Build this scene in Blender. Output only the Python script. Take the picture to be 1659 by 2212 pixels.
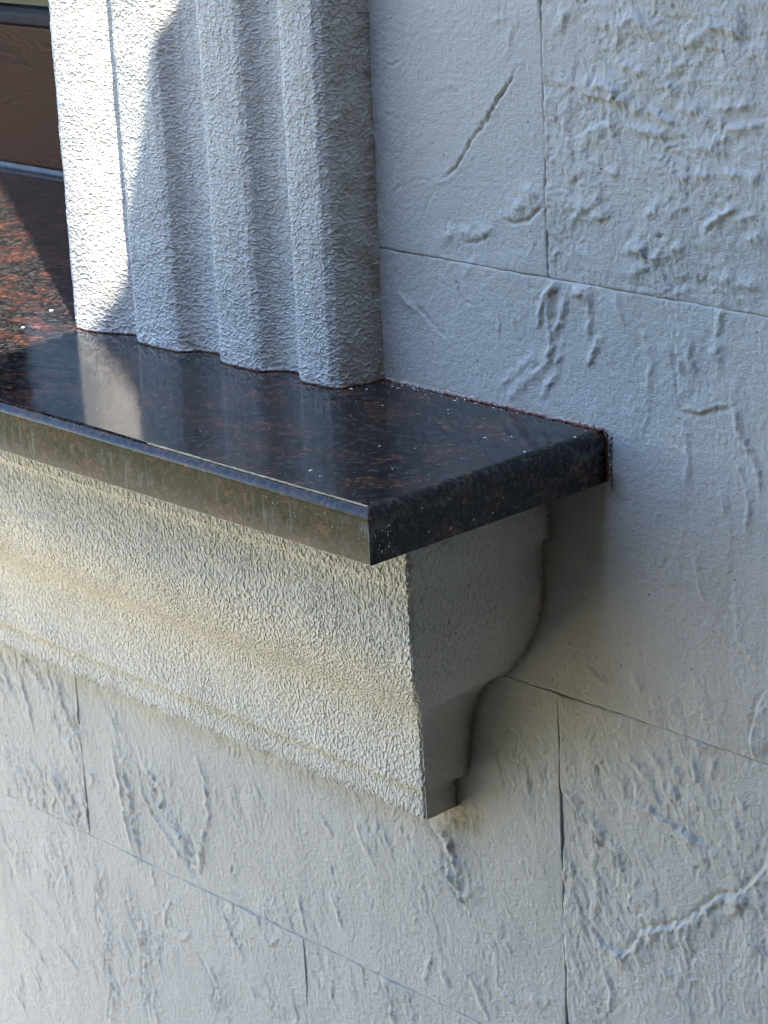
import bpy, math, random
import numpy as np
from mathutils import Matrix, Vector

# ------------------------------------------------------------------ camera, light, exposure
scene = bpy.context.scene
for o in list(bpy.data.objects):
    bpy.data.objects.remove(o)
COL = scene.collection

cam_data = bpy.data.cameras.new('camera')
cam = bpy.data.objects.new('camera', cam_data)
COL.objects.link(cam)
rx = Vector((0.68649071, 0.72572926, -0.0452498))
uy = Vector((-0.19770757, 0.24617924, 0.94884535))
fz = Vector((-0.6997444, 0.64242729, -0.31248193))
m = Matrix((rx, uy, -fz)).transposed().to_4x4()
m.translation = Vector((1.03828, -1.15820, 0.45934))
cam.matrix_world = m
cam_data.sensor_fit = 'HORIZONTAL'
cam_data.sensor_width = 36.0
cam_data.lens = 5230.8 / 1659.0 * 36.0
cam_data.clip_start = 0.05
cam_data.clip_end = 400
cam_data.dof.use_dof = True
cam_data.dof.focus_distance = 1.62
cam_data.dof.aperture_fstop = 32.0
scene.camera = cam

SUN_DIR = Vector((1.76, -1.0, 3.72)).normalized()      # towards the sun
world = bpy.data.worlds.new('World')
scene.world = world
world.use_nodes = True
wn = world.node_tree
sky = wn.nodes.new('ShaderNodeTexSky')
sky.sky_type = 'NISHITA'
sky.sun_disc = False
sky.sun_elevation = math.asin(SUN_DIR.z)
sky.sun_rotation = math.atan2(SUN_DIR.x, SUN_DIR.y)
sky.air_density = 1.0
sky.dust_density = 0.6
sky.ozone_density = 2.5
bg = wn.nodes['Background']
wn.links.new(sky.outputs[0], bg.inputs[0])
bg.inputs[1].default_value = 0.15
sl = bpy.data.lights.new('sun', 'SUN')
sl.energy = 3.0
sl.angle = math.radians(0.5)
sl.color = (1.0, 0.93, 0.82)
sun = bpy.data.objects.new('sun', sl)
sun.rotation_euler = SUN_DIR.to_track_quat('Z', 'Y').to_euler()
sun.location = (3, -3, 6)
COL.objects.link(sun)
scene.view_settings.view_transform = 'Standard'
scene.view_settings.look = 'None'
scene.view_settings.gamma = 1.0
scene.view_settings.use_curve_mapping = False
scene.view_settings.exposure = 2.58
scene.render.engine = 'CYCLES'
scene.cycles.max_bounces = 8
scene.cycles.diffuse_bounces = 5
scene.cycles.use_denoising = True
scene.cycles.use_adaptive_sampling = False
scene.cycles.denoising_input_passes = 'RGB_ALBEDO_NORMAL'
scene.cycles.denoising_prefilter = 'ACCURATE'
scene.cycles.filter_width = 1.15
scene.cycles.caustics_reflective = False

# ------------------------------------------------------------------ numpy noise
_rs = np.random.RandomState(7)
_PERM = _rs.permutation(512)
_GA = _rs.rand(512) * 2 * np.pi
_RX, _RY = _rs.rand(512), _rs.rand(512)


def _h(ix, iy, seed):
    return _PERM[(_PERM[(ix + seed * 37) & 511] + iy * 3 + (iy >> 3) + seed * 11) & 511]


def perlin(x, y, seed=0):
    x = np.asarray(x, float); y = np.asarray(y, float)
    ix = np.floor(x).astype(int); iy = np.floor(y).astype(int)
    fx = x - ix; fy = y - iy
    u = fx * fx * fx * (fx * (fx * 6 - 15) + 10); v = fy * fy * fy * (fy * (fy * 6 - 15) + 10)

    def g(dx, dy):
        a = _GA[_h(ix + dx, iy + dy, seed)]
        return np.cos(a) * (fx - dx) + np.sin(a) * (fy - dy)
    return 1.5 * ((g(0, 0) * (1 - u) + g(1, 0) * u) * (1 - v) + (g(0, 1) * (1 - u) + g(1, 1) * u) * v)


def fbm(x, y, octaves=4, seed=0, gain=0.5):
    s = 0; a = 1; f = 1
    for k in range(octaves):
        s = s + a * perlin(x * f + 13.7 * k, y * f - 7.3 * k, seed + k)
        a *= gain; f *= 2.03
    return s


def worley(x, y, seed=0, jit=0.9):
    ix = np.floor(x).astype(int); iy = np.floor(y).astype(int)
    f1 = np.full(np.shape(x), 9.0); f2 = f1.copy(); idv = np.zeros(np.shape(x))
    for dx in (-1, 0, 1):
        for dy in (-1, 0, 1):
            h = _h(ix + dx, iy + dy, seed)
            px = ix + dx + 0.5 + jit * (_RX[h] - 0.5)
            py = iy + dy + 0.5 + jit * (_RY[h] - 0.5)
            d = np.hypot(px - x, py - y)
            near = d < f1
            f2 = np.where(near, f1, np.minimum(f2, d))
            idv = np.where(near, _RX[(h * 7 + 3) & 511], idv)
            f1 = np.where(near, d, f1)
    return f1, f2, idv


def sstep(a, b, x):
    t = np.clip((x - a) / (b - a), 0, 1)
    return t * t * (3 - 2 * t)


# ------------------------------------------------------------------ object helpers
def link(o, parent=None):
    COL.objects.link(o)
    if parent is not None:
        o.parent = parent
        o.matrix_parent_inverse = parent.matrix_world.inverted()
    return o


def empty(name, label, cat, loc=(0, 0, 0)):
    o = bpy.data.objects.new(name, None)
    o.location = loc
    o.empty_display_size = 0.05
    COL.objects.link(o)
    bpy.context.view_layer.update()
    o['label'] = label
    o['category'] = cat
    return o


def mesh_obj(name, verts, faces, mat, parent=None, smooth=False):
    me = bpy.data.meshes.new(name)
    me.from_pydata([tuple(v) for v in verts], [], [tuple(f) for f in faces])
    me.materials.append(mat)
    if smooth:
        me.polygons.foreach_set('use_smooth', [True] * len(me.polygons))
    me.update()
    return link(bpy.data.objects.new(name, me), parent)


def grid_obj(name, P, mat, parent=None, stain_shade=None, flip=False, suv=None):
    """P: (n, m, 3) grid of points, smooth shaded; stain: (n, m, 3) attribute."""
    n, mm = P.shape[:2]
    idx = np.arange(n * mm).reshape(n, mm)
    q = np.stack([idx[:-1, :-1], idx[1:, :-1], idx[1:, 1:], idx[:-1, 1:]], -1).reshape(-1, 4)
    if flip:
        q = q[:, ::-1]
    me = bpy.data.meshes.new(name)
    me.vertices.add(n * mm)
    me.vertices.foreach_set('co', P.reshape(-1).astype(np.float32))
    nf = len(q)
    me.loops.add(nf * 4)
    me.loops.foreach_set('vertex_index', q.reshape(-1).astype(np.int32))
    me.polygons.add(nf)
    me.polygons.foreach_set('loop_start', np.arange(0, nf * 4, 4, dtype=np.int32))
    me.polygons.foreach_set('use_smooth', np.ones(nf, dtype=bool))
    if stain_shade is not None:
        a = me.attributes.new('stain_shade', 'FLOAT_COLOR', 'POINT')
        c = np.ones((n * mm, 4), np.float32)
        c[:, :3] = stain_shade.reshape(-1, 3)
        a.data.foreach_set('color', c.reshape(-1))
    if suv is not None:
        a = me.attributes.new('surface_uv', 'FLOAT_VECTOR', 'POINT')
        a.data.foreach_set('vector', suv.reshape(-1).astype(np.float32))
    me.materials.append(mat)
    me.update(calc_edges=True)
    me.validate()
    return link(bpy.data.objects.new(name, me), parent)


def box_vf(x0, x1, y0, y1, z0, z1):
    v = [(x0, y0, z0), (x1, y0, z0), (x1, y1, z0), (x0, y1, z0), (x0, y0, z1), (x1, y0, z1), (x1, y1, z1), (x0, y1, z1)]
    f = [(0, 3, 2, 1), (4, 5, 6, 7), (0, 1, 5, 4), (1, 2, 6, 5), (2, 3, 7, 6), (3, 0, 4, 7)]
    return v, f


def box(name, b, mat, parent=None, bevel=0.0):
    v, f = box_vf(*b)
    o = mesh_obj(name, v, f, mat, parent)
    if bevel:
        md = o.modifiers.new('bevel', 'BEVEL')
        md.width = bevel; md.segments = 3
    return o


# ------------------------------------------------------------------ materials
class NT:
    def __init__(self, name):
        self.m = bpy.data.materials.new(name)
        self.m.use_nodes = True
        self.t = self.m.node_tree
        self.b = self.t.nodes['Principled BSDF']

    def n(self, typ, **kw):
        nd = self.t.nodes.new(typ)
        for k, v in kw.items():
            if k.startswith('i_'):
                key = k[2:]
                key = int(key) if key.isdigit() else key.replace('_', ' ')
                nd.inputs[key].default_value = v
            else:
                setattr(nd, k, v)
        return nd

    def l(self, a, b):
        self.t.links.new(a, b)

    def mix(self, fac, a, b, mode='MIX'):
        nd = self.n('ShaderNodeMix', data_type='RGBA', blend_type=mode)
        for s, v in ((nd.inputs['Factor'], fac), (nd.inputs['A'], a), (nd.inputs['B'], b)):
            pass
        ins = [nd.inputs[0], nd.inputs[6], nd.inputs[7]]
        for s, v in zip(ins, (fac, a, b)):
            if hasattr(v, 'is_linked'):
                self.l(v, s)
            elif isinstance(v, (int, float)):
                s.default_value = v
            else:
                s.default_value = (*v, 1)
        return nd.outputs[2]

    def ramp(self, src, a, b):
        nd = self.n('ShaderNodeMapRange', interpolation_type='SMOOTHSTEP')
        nd.inputs[1].default_value = a; nd.inputs[2].default_value = b
        self.l(src, nd.inputs[0])
        return nd.outputs[0]

    def mul(self, a, b):
        nd = self.n('ShaderNodeMath', operation='MULTIPLY')
        for s, v in zip(nd.inputs, (a, b)):
            if hasattr(v, 'is_linked'):
                self.l(v, s)
            else:
                s.default_value = v
        return nd.outputs[0]

    def math(self, op, *args):
        nd = self.n('ShaderNodeMath', operation=op)
        for s, v in zip(nd.inputs, args):
            if hasattr(v, 'is_linked'):
                self.l(v, s)
            else:
                s.default_value = v
        return nd.outputs[0]


def paint_material(name, base, rough=0.6, grain=0.25, grain_scale=900, stains=True, spots=True, cells=None):
    k = NT(name)
    tc = k.n('ShaderNodeTexCoord')
    co = tc.outputs['Object']
    cloud = k.n('ShaderNodeTexNoise', i_Scale=9.0, i_Detail=5.0)
    k.l(co, cloud.inputs['Vector'])
    c = k.mix(k.ramp(cloud.outputs[0], 0.3, 0.75), base, tuple(v * 0.90 for v in base))
    oi = k.n('ShaderNodeObjectInfo')
    c = k.mix(k.mul(oi.outputs['Random'], 0.5), c, tuple(v * w for v, w in zip(base, (0.955, 0.93, 0.88))))
    mps = k.n('ShaderNodeMapping'); mps.inputs['Scale'].default_value = (55, 55, 3.0)
    k.l(co, mps.inputs[0])
    strk = k.n('ShaderNodeTexNoise', i_Scale=1.0, i_Detail=4.0); k.l(mps.outputs[0], strk.inputs['Vector'])
    c = k.mix(k.mul(k.ramp(strk.outputs[0], 0.52, 0.75), 0.16), c, (0.45, 0.42, 0.34))
    fine = k.n('ShaderNodeTexNoise', i_Scale=grain_scale, i_Detail=3.0, i_Roughness=0.6)
    k.l(co, fine.inputs['Vector'])
    c = k.mix(k.mul(k.ramp(fine.outputs[0], 0.56, 0.75), 0.22), c, tuple(v * 0.45 for v in base))
    if spots:
        vo = k.n('ShaderNodeTexVoronoi', i_Scale=110.0)
        k.l(co, vo.inputs['Vector'])
        sep = k.n('ShaderNodeSeparateColor')
        k.l(vo.outputs['Color'], sep.inputs[0])
        pick = k.math('GREATER_THAN', sep.outputs[0], 0.90)
        size = k.math('MULTIPLY', sep.outputs[1], 0.10)
        dot = k.mul(k.math('LESS_THAN', vo.outputs['Distance'], size), pick)
        c = k.mix(k.mul(dot, 0.75), c, (0.06, 0.055, 0.05))
    if stains:
        at = k.n('ShaderNodeAttribute', attribute_name='stain_shade')
        sp = k.n('ShaderNodeSeparateColor')
        k.l(at.outputs['Color'], sp.inputs[0])
        br = k.n('ShaderNodeTexNoise', i_Scale=120.0, i_Detail=6.0, i_Roughness=0.7)
        k.l(co, br.inputs['Vector'])
        brk = k.ramp(br.outputs[0], 0.20, 0.70)
        c = k.mix(k.mul(sp.outputs[0], brk), c, (0.26, 0.12, 0.10))      # red primer, with reddish shadow painted in
        c = k.mix(k.mul(sp.outputs[1], brk), c, (0.24, 0.195, 0.085))     # yellow brown grime and tint
        c = k.mix(k.mul(sp.outputs[2], brk), c, (0.10, 0.085, 0.055))     # dark dirt
    k.l(c, k.b.inputs['Base Color'])
    k.b.inputs['Roughness'].default_value = rough
    k.b.inputs['Specular IOR Level'].default_value = 0.35
    b1 = k.n('ShaderNodeBump', i_Strength=grain, i_Distance=0.0006)
    k.l(fine.outputs[0], b1.inputs['Height'])
    mid = k.n('ShaderNodeTexNoise', i_Scale=260.0, i_Detail=5.0, i_Roughness=0.6 if cells else 0.72)
    k.l(co, mid.inputs['Vector'])
    b2 = k.n('ShaderNodeBump', i_Strength=grain, i_Distance=0.0012 if cells else 0.0019)
    k.l(mid.outputs[0], b2.inputs['Height'])
    k.l(b1.outputs[0], b2.inputs['Normal'])
    last = b2.outputs[0]
    if cells:
        # hammered stipple: net of thin crests round shallow cells, laid out along the moulded surface
        ru = k.n('ShaderNodeAttribute', attribute_name='surface_uv')
        rs = k.n('ShaderNodeSeparateXYZ'); k.l(ru.outputs['Vector'], rs.inputs[0])
        flat = k.n('ShaderNodeCombineXYZ'); k.l(rs.outputs[0], flat.inputs[0]); k.l(rs.outputs[1], flat.inputs[1])
        wn_ = k.n('ShaderNodeTexNoise', i_Scale=190.0, i_Detail=3.0, i_Roughness=0.6)
        k.l(flat.outputs[0], wn_.inputs['Vector'])
        cen = k.n('ShaderNodeVectorMath', operation='SUBTRACT'); cen.inputs[1].default_value = (0.5, 0.5, 0.5)
        k.l(wn_.outputs['Color'], cen.inputs[0])
        wsc = k.n('ShaderNodeVectorMath', operation='SCALE'); wsc.inputs['Scale'].default_value = 0.0042
        k.l(cen.outputs[0], wsc.inputs[0])
        wad = k.n('ShaderNodeVectorMath', operation='ADD')
        k.l(flat.outputs[0], wad.inputs[0]); k.l(wsc.outputs[0], wad.inputs[1])
        hs = []
        for (cu, cv, rot, wid, off) in cells['layers']:
            mp = k.n('ShaderNodeMapping'); mp.inputs['Rotation'].default_value = (0, 0, rot)
            mp.inputs['Location'].default_value = (off, off * 0.7, 0)
            mp.inputs['Scale'].default_value = (1.0 / cu, 1.0 / cv, 1.0)
            k.l(wad.outputs[0], mp.inputs[0])
            ve = k.n('ShaderNodeTexVoronoi', voronoi_dimensions='2D', feature='DISTANCE_TO_EDGE', i_Scale=1.0)
            k.l(mp.outputs[0], ve.inputs['Vector'])
            vf = k.n('ShaderNodeTexVoronoi', voronoi_dimensions='2D', i_Scale=1.0)
            k.l(mp.outputs[0], vf.inputs['Vector'])
            crest = k.ramp(ve.outputs['Distance'], wid, 0.0)
            sc_ = k.n('ShaderNodeSeparateColor'); k.l(vf.outputs['Color'], sc_.inputs[0])
            hs.append(k.math('ADD', crest, k.math('ADD', k.mul(vf.outputs['Distance'], 0.6), k.mul(sc_.outputs[0], 0.22))))
        pn = k.n('ShaderNodeTexNoise', i_Scale=cells.get('pscale', 45.0), i_Detail=2.0)
        k.l(flat.outputs[0], pn.inputs['Vector'])
        mxn = k.n('ShaderNodeMix', data_type='FLOAT')
        sel = k.ramp(pn.outputs[0], 0.40, 0.58)
        sel2 = k.math('MAXIMUM', sel, rs.outputs[2])
        k.l(sel2, mxn.inputs[0]); k.l(hs[0], mxn.inputs[2]); k.l(hs[1], mxn.inputs[3])
        # crests fade and break here and there
        fn = k.n('ShaderNodeTexNoise', i_Scale=210.0, i_Detail=1.0); k.l(flat.outputs[0], fn.inputs['Vector'])
        fd = k.math('ADD', 0.22, k.mul(k.ramp(fn.outputs[0], 0.32, 0.62), 0.78))
        hh = k.mul(mxn.outputs[0], fd)
        b3 = k.n('ShaderNodeBump', i_Strength=1.0, i_Distance=cells['depth'])
        k.l(hh, b3.inputs['Height']); k.l(last, b3.inputs['Normal'])
        last = b3.outputs[0]
    k.l(last, k.b.inputs['Normal'])
    return k.m


def granite_material():
    k = NT('polished_red_brown_granite')
    tc = k.n('ShaderNodeTexCoord')
    co = tc.outputs['Object']
    wv = k.n('ShaderNodeTexNoise', i_Scale=55.0, i_Detail=5.0, i_Roughness=0.65)
    k.l(co, wv.inputs['Vector'])
    off = k.n('ShaderNodeVectorMath', operation='SCALE')
    off.inputs['Scale'].default_value = 0.014
    k.l(wv.outputs['Color'], off.inputs[0])
    ad = k.n('ShaderNodeVectorMath', operation='ADD')
    k.l(co, ad.inputs[0]); k.l(off.outputs[0], ad.inputs[1])
    st = k.n('ShaderNodeMapping'); st.inputs['Scale'].default_value = (0.75, 1.15, 1.0); k.l(ad.outputs[0], st.inputs[0])
    v1 = k.n('ShaderNodeTexVoronoi', i_Scale=46.0)
    k.l(st.outputs[0], v1.inputs['Vector'])
    s1 = k.n('ShaderNodeSeparateColor'); k.l(v1.outputs['Color'], s1.inputs[0])
    v2 = k.n('ShaderNodeTexVoronoi', i_Scale=330.0)
    k.l(ad.outputs[0], v2.inputs['Vector'])
    s2 = k.n('ShaderNodeSeparateColor'); k.l(v2.outputs['Color'], s2.inputs[0])
    v3 = k.n('ShaderNodeTexVoronoi', i_Scale=900.0)
    k.l(co, v3.inputs['Vector'])
    s3 = k.n('ShaderNodeSeparateColor'); k.l(v3.outputs['Color'], s3.inputs[0])
    c = k.mix(k.math('POWER', s2.outputs[0], 3.4), (0.006, 0.006, 0.008), (0.070, 0.063, 0.057))
    c = k.mix(k.mul(k.ramp(s3.outputs[0], 0.90, 0.94), 0.3), c, (0.12, 0.11, 0.10))
    red = k.mix(k.math('POWER', s2.outputs[1], 2.6), (0.028, 0.013, 0.011), (0.18, 0.080, 0.055))
    k1 = k.ramp(s1.outputs[0], 0.56, 0.70)
    brk = k.ramp(wv.outputs[0], 0.36, 0.60)
    fm = k.mul(k1, brk)
    c = k.mix(fm, c, red)
    # dry calcium film in the lee of the edges: thin pale smears
    sm = k.n('ShaderNodeTexNoise', i_Scale=18.0, i_Detail=8.0, i_Roughness=0.75)
    k.l(co, sm.inputs['Vector'])
    c = k.mix(k.mul(k.ramp(sm.outputs[0], 0.60, 0.75), 0.10), c, (0.45, 0.47, 0.46))
    # run marks below the rounded arris of the short end and of the long face
    sx = k.n('ShaderNodeSeparateXYZ'); k.l(co, sx.inputs[0])
    mp = k.n('ShaderNodeMapping'); mp.inputs['Scale'].default_value = (260, 260, 22)
    k.l(co, mp.inputs[0])
    dn = k.n('ShaderNodeTexNoise', i_Scale=1.0, i_Detail=4.0, i_Roughness=0.6); k.l(mp.outputs[0], dn.inputs['Vector'])
    lowf = k.n('ShaderNodeTexNoise', i_Scale=22.0, i_Detail=3.0); k.l(co, lowf.inputs['Vector'])
    edge = k.math('ADD', k.mul(k.math('SUBTRACT', dn.outputs[0], 0.5), 0.022), k.mul(k.math('SUBTRACT', lowf.outputs[0], 0.5), 0.030))
    zz = k.math('ADD', sx.outputs[2], edge)
    band = k.mul(k.ramp(zz, -0.0150, -0.0105), k.ramp(zz, -0.0040, -0.0078))
    endf = k.ramp(sx.outputs[0], -0.012, -0.004)
    geo = k.n('ShaderNodeNewGeometry')
    patch = k.ramp(lowf.outputs[0], 0.40, 0.60)
    c = k.mix(k.mul(k.mul(k.mul(band, endf), patch), 0.30), c, (0.22, 0.27, 0.30))
    fr = k.math('SUBTRACT', 1.0, k.ramp(sx.outputs[1], -0.214, -0.208))
    band2 = k.mul(k.ramp(zz, -0.030, -0.022), k.ramp(zz, -0.004, -0.010))
    c = k.mix(k.mul(k.mul(k.mul(band2, fr), k.ramp(dn.outputs[0], 0.52, 0.68)), k.mul(patch, 0.35)), c, (0.30, 0.33, 0.30))
    k.l(c, k.b.inputs['Base Color'])
    rr = k.n('ShaderNodeTexNoise', i_Scale=30.0, i_Detail=6.0); k.l(co, rr.inputs['Vector'])
    rg = k.n('ShaderNodeMapRange'); rg.inputs[1].default_value = 0.3; rg.inputs[2].default_value = 0.75
    rg.inputs[3].default_value = 0.05; rg.inputs[4].default_value = 0.17
    k.l(rr.outputs[0], rg.inputs[0]); k.l(rg.outputs[0], k.b.inputs['Roughness'])
    k.b.inputs['IOR'].default_value = 1.42
    bn = k.n('ShaderNodeBump', i_Strength=0.16, i_Distance=0.0004)
    k.l(wv.outputs[0], bn.inputs['Height'])
    bm = k.n('ShaderNodeBump', i_Strength=0.08, i_Distance=0.0002)
    k.l(s2.outputs[2], bm.inputs['Height']); k.l(bn.outputs[0], bm.inputs['Normal'])
    k.l(bm.outputs[0], k.b.inputs['Normal'])
    return k.m


def plain(name, col, rough=0.7, nscale=30.0, var=0.3, metal=0.0, bump=0.0, stretch=(1, 1, 1), spec=0.5):
    k = NT(name)
    tc = k.n('ShaderNodeTexCoord')
    mp = k.n('ShaderNodeMapping'); mp.inputs['Scale'].default_value = stretch
    k.l(tc.outputs['Object'], mp.inputs[0])
    n = k.n('ShaderNodeTexNoise', i_Scale=nscale, i_Detail=6.0, i_Roughness=0.6)
    k.l(mp.outputs[0], n.inputs['Vector'])
    c = k.mix(k.ramp(n.outputs[0], 0.25, 0.75), tuple(v * (1 - var) for v in col), tuple(min(1, v * (1 + var)) for v in col))
    k.l(c, k.b.inputs['Base Color'])
    k.b.inputs['Roughness'].default_value = rough
    k.b.inputs['Metallic'].default_value = metal
    k.b.inputs['Specular IOR Level'].default_value = spec
    if bump:
        b = k.n('ShaderNodeBump', i_Strength=0.6, i_Distance=bump)
        k.l(n.outputs[0], b.inputs['Height']); k.l(b.outputs[0], k.b.inputs['Normal'])
    return k.m


M_WALL = paint_material('white_painted_facade', (0.72, 0.70, 0.655), 0.62, 0.75, 900)
M_CAST = paint_material('white_stippled_casing_paint', (0.69, 0.685, 0.665), 0.5, 0.2, 1200, spots=False,
                        cells=dict(layers=[(0.0042, 0.0031, 0.0, 0.30, 0.0), (0.0068, 0.0040, 0.15, 0.26, 0.3)], depth=0.00056))
M_MOULD = paint_material('white_stippled_moulding_paint', (0.82, 0.785, 0.71), 0.5, 0.2, 1200, spots=False,
                         cells=dict(layers=[(0.0030, 0.0044, -0.45, 0.34, 0.1), (0.0044, 0.0064, -0.45, 0.30, 0.5)], depth=0.00080, pscale=14.0))
M_BACK = plain('grey_mortar', (0.30, 0.29, 0.27), 0.9, 60, 0.3)
M_GRAN = granite_material()

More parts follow.
